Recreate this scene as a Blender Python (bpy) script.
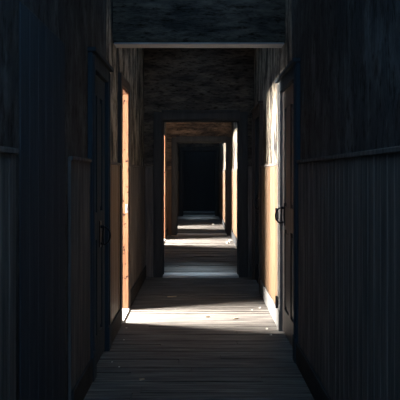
import bpy, bmesh, math, random
from mathutils import Vector, Matrix
random.seed(7)
for o in list(bpy.data.objects): bpy.data.objects.remove(o)
S = bpy.context.scene
COL = S.collection
PI = math.pi

# ------------------------------------------------------------------ camera, world, lights, exposure
EYE = 1.40; W = 0.73; F = 600.0
cd = bpy.data.cameras.new('camera'); cam = bpy.data.objects.new('camera', cd); COL.objects.link(cam)
cd.sensor_width = 36; cd.lens = 54; cd.shift_x = 1/400; cd.shift_y = -26/400
cd.clip_start = 0.05; cam.location = (0, 0, EYE); cam.rotation_euler = (PI/2, 0, 0)
S.camera = cam
S.view_settings.view_transform = 'Standard'; S.view_settings.look = 'None'
S.view_settings.gamma = 1; S.view_settings.use_curve_mapping = False
S.view_settings.exposure = 0.0
world = bpy.data.worlds.new('world'); S.world = world; world.use_nodes = True
bg = world.node_tree.nodes['Background']
bg.inputs[0].default_value = (0.36, 0.65, 1.0, 1); bg.inputs[1].default_value = 3.0

# side doorways on the left: (near y, far y) ; daylight from a window in each side room
SIDE = [(5.64, 6.20), (11.85, 12.85), (15.5, 16.3)]
POWER = [2700, 2500, 2000]
def area(name, loc, aim, sx, sy, power, col):
    l = bpy.data.lights.new(name, 'AREA'); l.shape = 'RECTANGLE'; l.size = sx; l.size_y = sy
    l.energy = power; l.spread = math.radians(110); l.color = col
    o = bpy.data.objects.new(name, l); COL.objects.link(o); o.location = loc
    o.rotation_euler = (Vector(aim)-Vector(loc)).to_track_quat('-Z', 'Z').to_euler()
    return o
XW = -2.75       # window wall of the side rooms
for (a, b), p in zip(SIDE, POWER):
    c = (a+b)/2
    area('window_daylight', (XW-0.20, c+0.27, 2.12), (0.2, c, 0.7), 0.24, 2.0, p, (1.0, 0.94, 0.86))

for nm, y0, y1, pw in (('first', 8.42, 9.0, 13), ('third', 18.7, 19.6, 12)):   # added overhead lamps: cool fill on two floor bands, source unseen
    o = area('added_overhead_fill', (0, (y0+y1)/2, 3.45), (0, (y0+y1)/2+0.001, 0), 0.9, y1-y0, pw, (0.62, 0.82, 1.0)); o.data.spread = math.radians(25); o.rotation_euler = (0, 0, 0)

area('added_rear_fill', (0, -1.85, 2.0), (0, 5, 1.6), 1.0, 1.5, 9, (0.30, 0.62, 1.0))  # added blue fill lamp behind the camera, no known source
# ------------------------------------------------------------------ materials
def mat(name):
    m = bpy.data.materials.new(name); m.use_nodes = True
    nt = m.node_tree; return m, nt, nt.nodes['Principled BSDF']
def noise(nt, scale, vec_scale=(1,1,1), detail=6, rough=0.6, loc=(0,0,0)):
    tc = nt.nodes.new('ShaderNodeTexCoord'); mp = nt.nodes.new('ShaderNodeMapping')
    mp.inputs['Scale'].default_value = vec_scale; mp.inputs['Location'].default_value = loc
    n = nt.nodes.new('ShaderNodeTexNoise'); n.inputs['Scale'].default_value = scale
    n.inputs['Detail'].default_value = detail; n.inputs['Roughness'].default_value = rough
    nt.links.new(tc.outputs['Object'], mp.inputs[0]); nt.links.new(mp.outputs[0], n.inputs['Vector'])
    return n.outputs['Fac']
def ramp(nt, fac, stops):
    r = nt.nodes.new('ShaderNodeValToRGB'); e = r.color_ramp.elements
    while len(e) < len(stops): e.new(0.5)
    for el, (p, c) in zip(e, stops): el.position = p; el.color = (*c, 1)
    nt.links.new(fac, r.inputs[0]); return r.outputs[0]
def mul(nt, a, b, mode='MULTIPLY', f=1.0):
    m = nt.nodes.new('ShaderNodeMixRGB'); m.blend_type = mode; m.inputs[0].default_value = f
    nt.links.new(a, m.inputs[1]); nt.links.new(b, m.inputs[2]); return m.outputs[0]
def bump(nt, bs, fac, strength, dist=0.01):
    b = nt.nodes.new('ShaderNodeBump'); b.inputs['Strength'].default_value = strength
    b.inputs['Distance'].default_value = dist
    nt.links.new(fac, b.inputs['Height']); nt.links.new(b.outputs[0], bs.inputs['Normal'])
def wood(name, c1, c2, c3, vs, rough=0.65, scale=6, spots=None, spec=0.3):
    m, nt, bs = mat(name)
    g = noise(nt, scale, vs, 8, 0.65)
    col = ramp(nt, g, [(0.3, c1), (0.52, c2), (0.75, c3)])
    if spots:
        s = noise(nt, spots, (1, 1, 1), 3, 0.5, (3, 1, 2))
        col = mul(nt, col, ramp(nt, s, [(0.33, (0.12, 0.08, 0.06)), (0.40, (1, 1, 1))]))
    nt.links.new(col, bs.inputs['Base Color']); bs.inputs['Roughness'].default_value = rough
    bs.inputs['Specular IOR Level'].default_value = spec
    bump(nt, bs, g, 0.8 if name == 'worn_floorboards' else 0.4, 0.012 if name == 'worn_floorboards' else 0.006); return m
def plaster(name, light, mid, dark, vs=(1, 1, 0.35), p=(0.40, 0.52, 0.62)):
    m, nt, bs = mat(name)
    a = noise(nt, 5.5, vs, 10, 0.72)
    b = noise(nt, 26, vs, 6, 0.7, (5, 2, 1))
    col = ramp(nt, a, [(p[0], dark), (p[1], mid), (p[2], light)])
    col = mul(nt, col, ramp(nt, b, [(0.36, (0.22, 0.18, 0.15)), (0.50, (1, 1, 1))]))
    nt.links.new(col, bs.inputs['Base Color']); bs.inputs['Roughness'].default_value = 0.85
    bs.inputs['Specular IOR Level'].default_value = 0.15
    bump(nt, bs, a, 0.9, 0.03); return m
M = {}
M['plaster'] = plaster('peeling_plaster', (0.32, 0.285, 0.23), (0.13, 0.11, 0.085), (0.018, 0.017, 0.017), p=(0.43, 0.50, 0.58))
M['plaster_dark'] = plaster('dark_plaster', (0.12, 0.10, 0.08), (0.075, 0.063, 0.052), (0.03, 0.027, 0.025), (0.4, 1, 1.6))  # dark plaster with sideways streaks
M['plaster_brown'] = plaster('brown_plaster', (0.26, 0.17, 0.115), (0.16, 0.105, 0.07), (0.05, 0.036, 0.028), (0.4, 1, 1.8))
M['room'] = plaster('room_plaster', (0.12, 0.085, 0.055), (0.10, 0.07, 0.045), (0.06, 0.045, 0.03))
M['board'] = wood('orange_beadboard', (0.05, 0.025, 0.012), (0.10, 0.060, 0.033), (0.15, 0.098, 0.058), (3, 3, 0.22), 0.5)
M['board_shade'] = wood('shade_toned_beadboard', (0.045, 0.046, 0.048), (0.10, 0.090, 0.085), (0.19, 0.165, 0.15), (3, 3, 0.22), 0.85, spec=0.04)  # beadboard copy for stretches off the light, dim cool tone in its colour
M['casing'] = wood('door_casing_wood', (0.03, 0.02, 0.015), (0.045, 0.032, 0.025), (0.07, 0.052, 0.04), (3, 3, 0.3), 0.5)
M['casing_dark'] = wood('dark_casing_wood', (0.035, 0.036, 0.038), (0.045, 0.047, 0.049), (0.06, 0.06, 0.062), (3, 3, 0.3), 0.85, spec=0.04)
M['jamb'] = wood('worn_orange_jamb', (0.17, 0.074, 0.036), (0.27, 0.13, 0.068), (0.33, 0.175, 0.10), (3, 3, 0.4), 0.6, 6, 16)
M['door'] = wood('grey_brown_door_paint', (0.03, 0.026, 0.025), (0.055, 0.047, 0.043), (0.085, 0.075, 0.07), (3, 3, 0.3), 0.45)
M['door_dark'] = wood('shade_toned_door', (0.028, 0.036, 0.044), (0.036, 0.046, 0.056), (0.048, 0.058, 0.068), (3, 3, 0.3), 0.85, spec=0.04)  # dim bluish shade put into the door colour
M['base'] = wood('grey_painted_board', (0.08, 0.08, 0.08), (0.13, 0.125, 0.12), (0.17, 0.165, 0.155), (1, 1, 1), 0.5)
M['beam'] = wood('worn_grey_beam', (0.17, 0.18, 0.19), (0.28, 0.30, 0.32), (0.40, 0.43, 0.46), (0.6, 3, 3), 0.6)
M['base_shade'] = wood('shade_toned_baseboard', (0.02, 0.021, 0.022), (0.032, 0.033, 0.034), (0.045, 0.045, 0.045), (1, 1, 1), 0.85, spec=0.04)  # baseboard copy with shade put into its colour
M['plaster_shade'] = plaster('shade_toned_plaster', (0.075, 0.08, 0.082), (0.038, 0.041, 0.044), (0.022, 0.025, 0.028))  # wall plaster copy, darkened to carry the dimness near the camera
M['sill'] = wood('worn_threshold', (0.25, 0.24, 0.23), (0.42, 0.40, 0.38), (0.55, 0.52, 0.50), (0.4, 3, 3), 0.45)
M['floor'] = wood('worn_floorboards', (0.025, 0.022, 0.020), (0.105, 0.096, 0.088), (0.24, 0.222, 0.20), (0.30, 6, 4), 0.7, 6, None, 0.15)
M['iron'], nt_, b_ = mat('black_iron'); b_.inputs['Base Color'].default_value = (0.012, 0.012, 0.014, 1)
b_.inputs['Roughness'].default_value = 0.45; b_.inputs['Metallic'].default_value = 0.6
n_ = noise(nt_, 60); bump(nt_, b_, n_, 0.3, 0.002)
M['steel'], nt_, b_ = mat('pale_metal'); b_.inputs['Base Color'].default_value = (0.3, 0.29, 0.27, 1)
b_.inputs['Roughness'].default_value = 0.5
n_ = noise(nt_, 60); bump(nt_, b_, n_, 0.3, 0.002)
M['chip'] = plaster('plaster_chip', (0.75, 0.72, 0.66), (0.6, 0.57, 0.5), (0.3, 0.27, 0.22), (1, 1, 1))
M['splint'] = wood('splinter_wood', (0.3, 0.2, 0.12), (0.5, 0.38, 0.26), (0.6, 0.48, 0.35), (0.5, 3, 3))
M['blue'] = wood('far_darkness_tone', (0.055, 0.06, 0.066), (0.06, 0.066, 0.072), (0.068, 0.074, 0.08), (3, 3, 0.3), 0.85, spec=0.04)  # darkness of the far end put into the wall colour

# ------------------------------------------------------------------ mesh helpers
def box(bm, x0, x1, y0, y1, z0, z1, bev=0.0, rot=0.0):
    vs = [bm.verts.new((x, y, z)) for x in (x0, x1) for y in (y0, y1) for z in (z0, z1)]
    idx = [(0,1,3,2), (4,6,7,5), (0,4,5,1), (2,3,7,6), (0,2,6,4), (1,5,7,3)]
    fs = [bm.faces.new([vs[i] for i in f]) for f in idx]
    if bev > 0:
        es = list({e for f in fs for e in f.edges})
        bmesh.ops.bevel(bm, geom=es, offset=bev, segments=1, affect='EDGES', profile=0.5)
    return vs
def tube(bm, pts, r, seg=10, closed=False):
    pts = [Vector(p) for p in pts]; n = len(pts); rings = []
    for i, p in enumerate(pts):
        a = pts[(i-1) % n] if (closed or i > 0) else p
        b = pts[(i+1) % n] if (closed or i < n-1) else p
        t = (b-a).normalized(); u = t.cross(Vector((0.13, 0.97, 0.21))).normalized(); v = t.cross(u)
        rr = r[i] if isinstance(r, (list, tuple)) else r
        rings.append([bm.verts.new(p + rr*(math.cos(2*PI*k/seg)*u + math.sin(2*PI*k/seg)*v)) for k in range(seg)])
    for i in range(n if closed else n-1):
        A, B = rings[i], rings[(i+1) % n]
        for k in range(seg): bm.faces.new((A[k], A[(k+1) % seg], B[(k+1) % seg], B[k]))
    if not closed: bm.faces.new(rings[0]); bm.faces.new(rings[-1])
def obj(name, bm, m, parent=None, label=None, cat=None, kind=None, group=None, smooth=False):
    bmesh.ops.recalc_face_normals(bm, faces=bm.faces)
    me = bpy.data.meshes.new(name); bm.to_mesh(me); bm.free()
    if smooth:
        for p in me.polygons: p.use_smooth = True
    me.materials.append(M[m]); o = bpy.data.objects.new(name, me); COL.objects.link(o)
    if parent: o.parent = parent
    if label: o['label'] = label
    if cat: o['category'] = cat
    if kind: o['kind'] = kind
    if group: o['group'] = group
    return o
def struct(name, bm, m, label, cat): return obj(name, bm, m, None, label, cat, 'structure')
def NB(): return bmesh.new()

CEIL = 3.30; YN = -1.6; YE = 21.9; DH = 2.236; DHC = 2.125; SPL = 4.85; WT = 0.14; WP = W+0.018   # plaster plane behind the boards
WH = 1.48
TR = [0]; BB = []
def trim(bm, m, label, cat):
    TR[0] += 1; return struct('trim_%d' % TR[0], bm, m, label, cat)

# ------------------------------------------------------------------ floor: boards laid across the corridor
bm = NB(); y = YN; k = 0
while y < YE:
    d = 0.095 + random.uniform(-0.012, 0.018); g = random.choice([0.005, 0.008, 0.012, 0.016])
    cuts = [-W-0.16, W+0.16]
    if random.random() < 0.45: cuts.insert(1, random.uniform(-0.5, 0.5))
    for a, b in zip(cuts[:-1], cuts[1:]):
        dz = random.uniform(-0.006, 0.0); tz = random.uniform(-0.004, 0.004)
        vs = box(bm, a+0.002, b-0.002, y, y+d-g, -0.04, dz)
        for v in vs:
            if v.co.z > -0.02 and v.co.y > y+0.01: v.co.z += tz
    y += d
box(bm, -W-0.16, W+0.16, YN, YE, -0.08, -0.041)
struct('floor', bm, 'floor', 'worn wooden floorboards laid across the corridor', 'floor')

# ------------------------------------------------------------------ corridor walls with door openings
RDOORS = [(4.53, 5.34), (7.12, 7.95)]       # closed doors, right wall
LDOORS = [(2.50, 3.33), (4.14, 4.74)]                     # closed door, left wall
def wall_mesh(side, holes, YN=YN, YE=YE):
    bm = NB(); x0, x1 = (WP, WP+WT) if side > 0 else (-WP-WT, -WP)
    y = YN
    for a, b in sorted(holes):
        if a-y > 0.001: box(bm, x0, x1, y, a, 0, CEIL)
        box(bm, x0, x1, a, b, DH if (a, b) in SIDE else DHC, CEIL); y = b
    if YE-y > 0.001: box(bm, x0, x1, y, YE, 0, CEIL)
    return bm
struct('wall_right', wall_mesh(1, [(SPL, 5.34)]+RDOORS[1:], SPL), 'plaster', 'right corridor wall of peeling plaster beyond the header beam', 'wall')
struct('wall_left', wall_mesh(-1, SIDE, SPL), 'plaster', 'left corridor wall of peeling plaster beyond the header beam', 'wall')
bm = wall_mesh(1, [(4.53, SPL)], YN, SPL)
struct('wall_right_near', bm, 'plaster_shade', 'plaster wall with shade put into its colour, on the right before the header beam', 'wall')
struct('wall_left_near', wall_mesh(-1, LDOORS, YN, SPL), 'plaster_shade', 'plaster wall with shade put into its colour, on the left before the header beam', 'wall')

def boards_side(bm, side, y0, y1, z1=WH, bw=0.088):
    W, WP = (globals()['W']-RIN, globals()['WP']-RIN) if (side > 0 and y0 > 13.8) else (globals()['W'], globals()['WP'])
    n = max(1, round((y1-y0)/bw)); bw = (y1-y0)/n
    for i in range(n):
        a = y0+i*bw; t = random.uniform(0, 0.003)
        xs = sorted((side*(W+t), side*(WP+0.004)))
        box(bm, xs[0], xs[1], a+0.003, a+bw-0.003, 0.0, z1, 0.003)
    xs = sorted((side*(W+0.011), side*(WP+0.004)))
    box(bm, xs[0], xs[1], y0, y1, 0, z1)
RIN = 0.07
bm = NB(); box(bm, WP-RIN, WP+0.001, 13.95, 20.0, 0, CEIL)
struct('wall_right_far', bm, 'plaster', 'right corridor wall of peeling plaster beyond the second cross wall', 'wall')
BULK = [8.15, 13.75, 20.0]
CAS = 0.10
def stretches(holes):
    cuts = [YN]
    for a, b in sorted(holes): cuts += [a-CAS, b+CAS]
    cuts.append(YE); res = []
    for a, b in zip(cuts[::2], cuts[1::2]):
        for q in BULK:
            if a < q < b: res.append((a, q)); a = q+0.2
        res.append((a, b))
    return [(a, b) for a, b in res if b-a > 0.03]
for side, holes, nm in ((1, RDOORS, 'right'), (-1, LDOORS+SIDE, 'left')):
    places = stretches(holes); bmb = NB(); bmp = NB(); bmc = NB()
    for i, (a, b) in enumerate(places):
        bm = NB(); boards_side(bm, side, a, b)
        where = 'stretch %s' % ('nearest the camera' if i == 0 else 'further down the corridor')
        dark = (i == 0)
        trim(bm, 'board_shade' if a < 4.6 or (side < 0 and 6.2 < a < 8) else 'board', '%s beadboard wainscot on the %s wall, %s' % ('brown' if dark else 'orange brown', nm, where), 'wainscot')  # lit and shaded copies of one beadboard, picked by position
        rr = RIN if side > 0 and a > 13.8 else 0
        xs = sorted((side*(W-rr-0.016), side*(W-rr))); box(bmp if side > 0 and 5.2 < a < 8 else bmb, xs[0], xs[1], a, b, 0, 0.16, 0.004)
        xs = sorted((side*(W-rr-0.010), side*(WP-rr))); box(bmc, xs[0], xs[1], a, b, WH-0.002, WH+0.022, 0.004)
    if side > 0: struct('baseboard_right_beyond_door', bmp, 'base', 'painted baseboard, toned pale for the light, beside the right door', 'baseboard')
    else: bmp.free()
    struct('baseboard_%s' % nm, bmb, 'base_shade', 'shade-toned baseboard along the %s wall' % nm, 'baseboard')
    trim(bmc, 'board_shade', 'thin dark cap rail on top of the %s wainscot' % nm, 'rail')

# ------------------------------------------------------------------ header with the pale worn soffit
bm = NB(); box(bm, -WP, WP, 5.21, 5.36, 2.54, CEIL)
struct('wall_header', bm, 'plaster_dark', 'dark header wall crossing the corridor overhead', 'wall')
bm = NB(); box(bm, -W-0.01, W+0.01, 5.205, 5.37, 2.527, 2.541, 0.004)
trim(bm, 'beam', 'pale worn wooden beam under the dark header', 'beam')

# ------------------------------------------------------------------ bulkheads with open doorways
def bulkhead(n, y, x0, x1, top, word, wm, cm, thick=0.20):
    bm = NB()
    box(bm, -WP, x0, y, y+thick, 0, CEIL); box(bm, x1, WP, y, y+thick, 0, CEIL); box(bm, x0, x1, y, y+thick, top, CEIL)
    struct('wall_cross_%s' % word, bm, wm, '%s cross wall with an open doorway' % word, 'wall')
    bm = NB()
    for a, b in ((-W, x0-CAS), (x1+CAS, W)):
        if b-a < 0.03: continue
        k = max(1, round((b-a)/0.088)); w = (b-a)/k
        for i in range(k): box(bm, a+i*w+0.003, a+(i+1)*w-0.003, y-0.015, y, 0, WH, 0.003)
        box(bm, a, b, y-0.022, y, WH, WH+0.022)
    if len(bm.verts): trim(bm, 'board_shade' if n == 1 else 'board', 'beadboard beside the doorway of the %s cross wall' % word, 'wainscot')
    else: bm.free()
    root = bpy.data.objects.new('door_%d' % n, None); COL.objects.link(root); root.location = ((x0+x1)/2, y, 0)
    root['label'] = 'door frame around the opening of the %s cross wall' % word; root['category'] = 'door frame'; root['kind'] = 'structure'
    inv = Matrix.Translation(-root.location)
    def part(name, bm, m): bm.transform(inv); return obj(name, bm, m, root)
    for sx, xx in ((-1, x0), (1, x1)):
        bm = NB(); a, b = sorted((xx, xx+sx*CAS)); a = max(a, -W+0.002); b = min(b, W-0.002)
        box(bm, a, b, y-0.03, y, 0, top+CAS, 0.004)
        a2, b2 = sorted((xx+sx*0.02, xx+sx*(CAS-0.02))); box(bm, max(a2, -W+.004), min(b2, W-.004), y-0.038, y-0.03, 0.18, top+CAS-0.02, 0.003)
        part('casing', bm, cm)
        bm = NB(); a, b = sorted((xx, xx-sx*0.022)); box(bm, a, b, y-0.01, y+thick+0.01, 0, top, 0.003)
        box(bm, *sorted((xx-sx*0.022, xx-sx*0.036)), y+0.08, y+0.12, 0, top-0.02, 0.002)
        part('jamb', bm, cm)
    bm = NB(); box(bm, x0, x1, y-0.03, y, top, top+CAS, 0.004); box(bm, x0+.01, x1-.01, y-0.045, y, top+CAS, top+CAS+0.025, 0.003)
    part('head_casing', bm, cm)
    bm = NB(); box(bm, x0+0.022, x1-0.022, y-0.01, y+thick+0.01, top-0.022, top, 0.003); part('head_jamb', bm, cm)
    bm = NB(); box(bm, x0+0.022, x1-0.022, y-0.045, y+thick+0.02, -0.01, 0.024, 0.007); part('threshold', bm, 'sill')
    return root
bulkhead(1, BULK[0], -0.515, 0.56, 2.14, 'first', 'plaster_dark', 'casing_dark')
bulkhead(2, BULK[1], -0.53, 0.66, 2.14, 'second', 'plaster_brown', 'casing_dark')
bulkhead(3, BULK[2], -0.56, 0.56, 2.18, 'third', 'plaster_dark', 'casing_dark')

# ------------------------------------------------------------------ closed panelled doors
def ring_handle(parent, side, x, y, z, r, tip):
    """iron plate with a hanging D pull; x is the door face, tip the projection into the corridor"""
    s = -side
    bm = NB(); box(bm, *sorted((x, x+s*0.008)), y-0.028, y+0.028, z-0.10, z+0.10, 0.004)
    tube(bm, [(x, y, z+0.055), (x+s*0.035, y, z+0.055)], 0.012)
    h = obj('door_handle', bm, 'iron', parent)
    bm = NB()
    pts = [(x+s*(0.028+tip*math.sin(t)), y, z+0.055-r+r*math.cos(t)) for t in [PI*i/14 for i in range(15)]]
    pts += [(x+s*(0.028-0.006*math.sin(t)), y+0.01, z+0.055-2*r+2*r*t/PI) for t in [PI*i/6 for i in range(1, 6)]]
    tube(bm, pts, 0.0075, 8, True); obj('pull_ring', bm, 'iron', h, smooth=True)
    bm = NB(); tube(bm, [(x+s*0.006, y, z-0.07), (x+s*0.020, y, z-0.07)], 0.009); box(bm, *sorted((x+s*0.018, x+s*0.024)), y-0.006, y+0.006, z-0.10, z-0.06, 0.002)
    obj('key', bm, 'iron', h)
def panel_door(n, side, y0, y1, mm, cmat, label, handle_y, hz, hinge=False):
    root = bpy.data.objects.new('door_%d' % n, None); COL.objects.link(root)
    root['label'] = label; root['category'] = 'door'; root['kind'] = 'structure'
    f = W+0.014                                   # door face
    X = lambda a, b: sorted((side*a, side*b))
    bm = NB(); box(bm, *X(f+0.018, f+0.045), y0+0.004, y1-0.004, 0.012, DHC-0.004)
    if n == 10:                                  # plain boarded door, no panels
        bm = NB(); L = y1-y0
        for i in range(6): box(bm, *X(f, f+0.03), y0+i*L/6+0.003, y0+(i+1)*L/6-0.001, 0.012, DHC-0.004, 0.002)
        obj('door_leaf', bm, mm, root)
    L = y1-y0; st = 0.11; cols = [(y0+st, y0+L/2-0.05), (y0+L/2+0.05, y1-st)]
    rows = [(0.22, 0.92), (1.12, 1.97)]
    if n == 10: bm.free(); return root
    for a, b in ((y0+0.004, y0+st), (y0+L/2-0.05, y0+L/2+0.05), (y1-st, y1-0.004)): box(bm, *X(f, f+0.02), a, b, 0.012, DHC-0.004, 0.003)
    for a, b in ((0.012, 0.22), (0.92, 1.12), (1.97, DHC-0.004)): box(bm, *X(f+0.001, f+0.02), y0+0.01, y1-0.01, a, b, 0.003)
    leaf = obj('door_leaf', bm, mm, root)
    for a, b in cols:
        for c, d in rows:
            bm = NB(); box(bm, *X(f+0.006, f+0.019), a+0.03, b-0.03, c+0.03, d-0.03, 0.005); obj('panel', bm, mm, leaf)
    for a, b in ((y0-CAS, y0), (y1, y1+CAS)):
        bm = NB(); box(bm, *X(W-0.014, WP+0.004), a, b, 0, DHC+CAS, 0.004); box(bm, *X(W-0.022, W-0.014), a+0.025, b-0.025, 0.2, DHC+CAS-0.02, 0.003)
        box(bm, *X(W-0.024, W), a-0.003, b+0.003, 0, 0.19, 0.004)
        obj('casing', bm, 'base' if (n == 4 and a > y0) else cmat, root)  # far casing coloured as lit, near casing as shaded
    bm = NB(); box(bm, *X(W-0.015, WP+0.004), y0, y1, DHC, DHC+CAS, 0.004); box(bm, *X(W-0.04, WP), y0-CAS-.02, y1+CAS+.02, DHC+CAS, DHC+CAS+0.03, 0.004)
    obj('head_casing', bm, cmat, root)
    if handle_y: ring_handle(root, side, side*f, handle_y, hz, 0.066, 0.05)
    if hinge:
        for z in (0.25, 1.04):
            bm = NB(); box(bm, *X(W-0.034, W-0.014), y1+0.03, y1+0.075, z-0.05, z+0.05, 0.003)
            tube(bm, [(side*(W-0.036), y1+0.05, z-0.055), (side*(W-0.036), y1+0.05, z+0.055)], 0.009)
            obj('hinge', bm, 'iron', root)
    return root
panel_door(4, 1, *RDOORS[0], 'door', 'door_dark', 'grey brown panelled door on the right with a black iron pull', 5.22, 1.05, True)
panel_door(5, 1, *RDOORS[1], 'door_dark', 'casing', 'dark panelled door on the right wall just before the first cross wall', 7.25, 1.05)
panel_door(10, -1, *LDOORS[0], 'door_dark', 'door_dark', 'plain dark closed door on the left nearest the camera, barely visible', None, 1.0)
panel_door(6, -1, *LDOORS[1], 'door_dark', 'door_dark', 'dark door on the left with a large black iron ring pull', 4.50, 0.95)

# ------------------------------------------------------------------ open side doorways and the rooms that feed the light
words = ['nearest', 'middle', 'farthest']
for i, (a, b) in enumerate(SIDE):
    root = bpy.data.objects.new('door_%d' % (7+i), None); COL.objects.link(root)
    root['label'] = 'orange frame of the %s open doorway in the left wall' % words[i]; root['category'] = 'door frame'; root['kind'] = 'structure'
    for y0, y1 in ((a-0.0, a+0.022), (b-0.022, b)):
        bm = NB(); box(bm, -WP-WT-0.01, -W+0.002, y0, y1, 0, DH, 0.002)
        yy = sorted((y0 if y1 == b else y1, (y0-0.012) if y1 == b else (y1+0.012)))
        box(bm, -WP-WT-0.01, -WP-WT+0.04, yy[0], yy[1], 0, DH-0.02, 0.002)
        j = obj('jamb', bm, 'jamb', root)
        if y1 == b and i == 0:
            bm = NB(); box(bm, -W-0.028, -W-0.002, y0-0.003, y0+0.001, 1.0, 1.09, 0.001); box(bm, -W-0.02, -W-0.010, y0-0.005, y0-0.001, 1.03, 1.06)
            s = obj('strike_plate', bm, 'steel', j); s['label'] = 'pale metal strike plate'
    bm = NB(); box(bm, -WP-WT-0.01, -W+0.002, a, b, DH-0.022, DH, 0.002); obj('head_jamb', bm, 'jamb', root)
    for y0, y1 in ((a-CAS, a), (b, b+CAS)):
        bm = NB(); box(bm, -WP-0.004, -W+0.014, y0, y1, 0, DH+CAS, 0.004); obj('casing', bm, 'casing', root)
    bm = NB(); box(bm, -WP-0.004, -W+0.014, a, b, DH, DH+CAS, 0.004); obj('head_casing', bm, 'casing', root)
    bm = NB(); box(bm, -WP-WT-0.01, -W+0.02, a+0.022, b-0.022, -0.01, 0.014, 0.004); obj('threshold', bm, 'sill', root)
    # side room
    xr = -WP-WT; ya, yb = a-0.9, b+0.9; c = (a+b)/2
    bm = NB(); box(bm, XW-0.12, xr, ya-0.1, yb+0.1, -0.06, -0.004); struct('floor_%s_room' % words[i], bm, 'floor', 'floor of the %s side room' % words[i], 'floor')
    bm = NB(); box(bm, XW-0.12, xr, ya-0.1, yb+0.1, CEIL, CEIL+0.1); struct('ceiling_%s_room' % words[i], bm, 'room', 'ceiling of the %s side room' % words[i], 'ceiling')
    bm = NB(); box(bm, XW, xr, ya-0.1, ya, 0, CEIL); box(bm, XW, xr, yb, yb+0.1, 0, CEIL)
    w0, w1 = c-0.55, c+0.45
    box(bm, XW-0.12, XW, ya-0.1, w0, 0, CEIL); box(bm, XW-0.12, XW, w1, yb+0.1, 0, CEIL)
    box(bm, XW-0.12, XW, w0, w1, 0, 0.95); box(bm, XW-0.12, XW, w0, w1, 3.15, CEIL)
    struct('wall_%s_room' % words[i], bm, 'room', 'plaster walls of the %s side room' % words[i], 'wall')
    bm = NB()
    for p, q in ((w0, w0+0.05), (w1-0.05, w1), (c-0.07, c-0.03)): box(bm, XW-0.09, XW-0.03, p, q, 0.95, 3.15, 0.003)
    for p, q in ((0.95, 1.0), (3.10, 3.15), (2.20, 2.23)): box(bm, XW-0.088, XW-0.032, w0, w1, p, q, 0.003)
    struct('window_%d' % (i+1), bm, 'base', 'grey window frame in the %s side room' % words[i], 'window')

# ------------------------------------------------------------------ ceiling with unseen gaps added to let dim sky light in, ends
bm = NB()
box(bm, -WP-WT, WP+WT, 5.15, 5.6, CEIL, CEIL+0.1)
for y0, y1 in ((7.7, 8.42), (9.0, 9.6), (13.2, 14.5), (19.6, 20.4)): box(bm, -WP-WT, WP+WT, y0, y1, CEIL, CEIL+0.1)
box(bm, -WP-WT, -0.15, 5.6, YE, CEIL, CEIL+0.1); box(bm, 0.15, WP+WT, 5.6, YE, CEIL, CEIL+0.1)
box(bm, -WP-WT, WP+WT, YN-.1, 0.3, CEIL, CEIL+0.1); box(bm, -0.55, 0.55, 2.5, 4.85, CEIL, CEIL+0.1)
box(bm, -WP-WT, -0.55, 0.3, 5.15, CEIL, CEIL+0.1); box(bm, 0.55, WP+WT, 0.3, 5.15, CEIL, CEIL+0.1)
struct('ceiling', bm, 'plaster_dark', 'dark corridor ceiling', 'ceiling')
bm = NB(); box(bm, -WP-WT, -0.55, YN-0.1, YN, 0, CEIL); box(bm, 0.55, WP+WT, YN-0.1, YN, 0, CEIL); box(bm, -0.55, 0.55, YN-0.1, YN, 0, 1.15); box(bm, -0.55, 0.55, YN-0.1, YN, 2.85, CEIL)
struct('wall_near', bm, 'plaster_dark', 'end wall behind the viewer', 'wall')
bm = NB()
for p, q in ((-0.55, -0.50), (0.50, 0.55), (-0.02, 0.02)): box(bm, p, q, YN-0.08, YN-0.03, 1.15, 2.85, 0.003)
for p, q in ((1.15, 1.20), (2.80, 2.85), (1.98, 2.01)): box(bm, -0.55, 0.55, YN-0.078, YN-0.032, p, q, 0.003)
struct('window_4', bm, 'base', 'added grey window frame around the rear fill light behind the viewer', 'window')  # opening and frame added around the rear fill lamp
bm = NB(); box(bm, -WP-WT, WP+WT, 21.75, YE, 0, CEIL); struct('wall_far', bm, 'blue', 'wall toned blue black for darkness, closing the far end of the corridor', 'wall')
bm = NB(); box(bm, -W, W, 21.55, 21.76, -0.01, 0.05, 0.006); trim(bm, 'sill', 'pale worn sill at the far dark end', 'sill')

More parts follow.
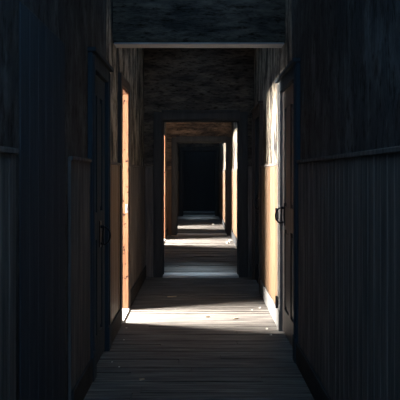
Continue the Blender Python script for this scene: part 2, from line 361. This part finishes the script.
# ------------------------------------------------------------------ debris on the floor
def at(px, py, z=0.0):
    s = (py-174)/(EYE-z); return ((px-199)/s, F/s)
def chip_bm(seed, r, h):
    rnd = random.Random(seed); bm = NB(); n = 7
    ang = sorted(rnd.uniform(0, 2*PI) for _ in range(n)); ang = [2*PI*i/n+rnd.uniform(-.3, .3) for i in range(n)]
    rr = [r*rnd.uniform(0.55, 1.1) for _ in range(n)]
    lo = [bm.verts.new((q*math.cos(a), q*math.sin(a), 0)) for a, q in zip(ang, rr)]
    up = [bm.verts.new((0.8*q*math.cos(a), 0.8*q*math.sin(a), h*rnd.uniform(0.5, 1.1))) for a, q in zip(ang, rr)]
    bm.faces.new(lo[::-1]); bm.faces.new(up)
    for i in range(n): bm.faces.new((lo[i], lo[(i+1) % n], up[(i+1) % n], up[i]))
    return bm
def splinter_bm(seed, L):
    rnd = random.Random(seed); bm = NB()
    vs = box(bm, -L/2, L/2, -0.008, 0.008, 0, 0.010)
    for v in vs:
        v.co.y += rnd.uniform(-0.004, 0.004)
        if v.co.x > 0: v.co.y *= 0.3
    return bm
CH = [(267,329,.018,'chip','plaster chip on the floor against the right baseboard, at the near edge of the light'),
 (260,308,.020,'chip','pale chip at the right far corner of the light strip'),
 (252,310,.016,'chip','small chip left of the one at the right far corner of the light strip'),
 (271,335,.018,'chip','chip nearest the right door casing on the floor'),
 (208,317,.014,'splint','tiny dark splinter in the middle of the bright floor strip'),
 (236,319,.016,'splint','short splinter in the bright floor strip toward the right'),
 (126.5,328,.014,'chip','chip just below the left end of the bright floor strip'),
 (124,340,.014,'chip','chip in the shade on the floor beside the left wall'),
 (112,362,.012,'chip','chip by the left baseboard, leftmost on the dark floor'),
 (119,367,.013,'chip','chip on the dark floor right of the leftmost chip'),
 (142,380,.012,'splint','thin splinter lying on the dark near floor'),
 (172,297,.030,'splint','long splinter on the brown floor before the first doorway'),
 (230,241.5,.06,'chip','largest plaster lump by the right wall beyond the first doorway'),
 (227,243,.04,'chip','smaller plaster lump left of the largest one beyond the first doorway'),
 (213,224.5,.05,'chip','plaster lump beyond the second doorway near its right side'),
 (175,236,.05,'splint','faint splinter on the dark floor beyond the first doorway at left')]
for i, (px, py, r, k, lab) in enumerate(CH):
    x, y = at(px, py)
    r *= 0.7 if r < 0.03 else 0.85
    x = max(-W+0.05, min(W-0.05, x))
    o = obj('plaster_chip' if k == 'chip' else 'wood_splinter', chip_bm(i, r, r*0.7) if k == 'chip' else splinter_bm(i, r*4), 'chip' if k == 'chip' else 'splint', None, lab, 'rubble' if k == 'chip' else 'splinter', None, 'bits of debris on the floor')
    o.location = (x, y, 0.0); o.rotation_euler = (0, 0, random.uniform(-0.5, 0.5))
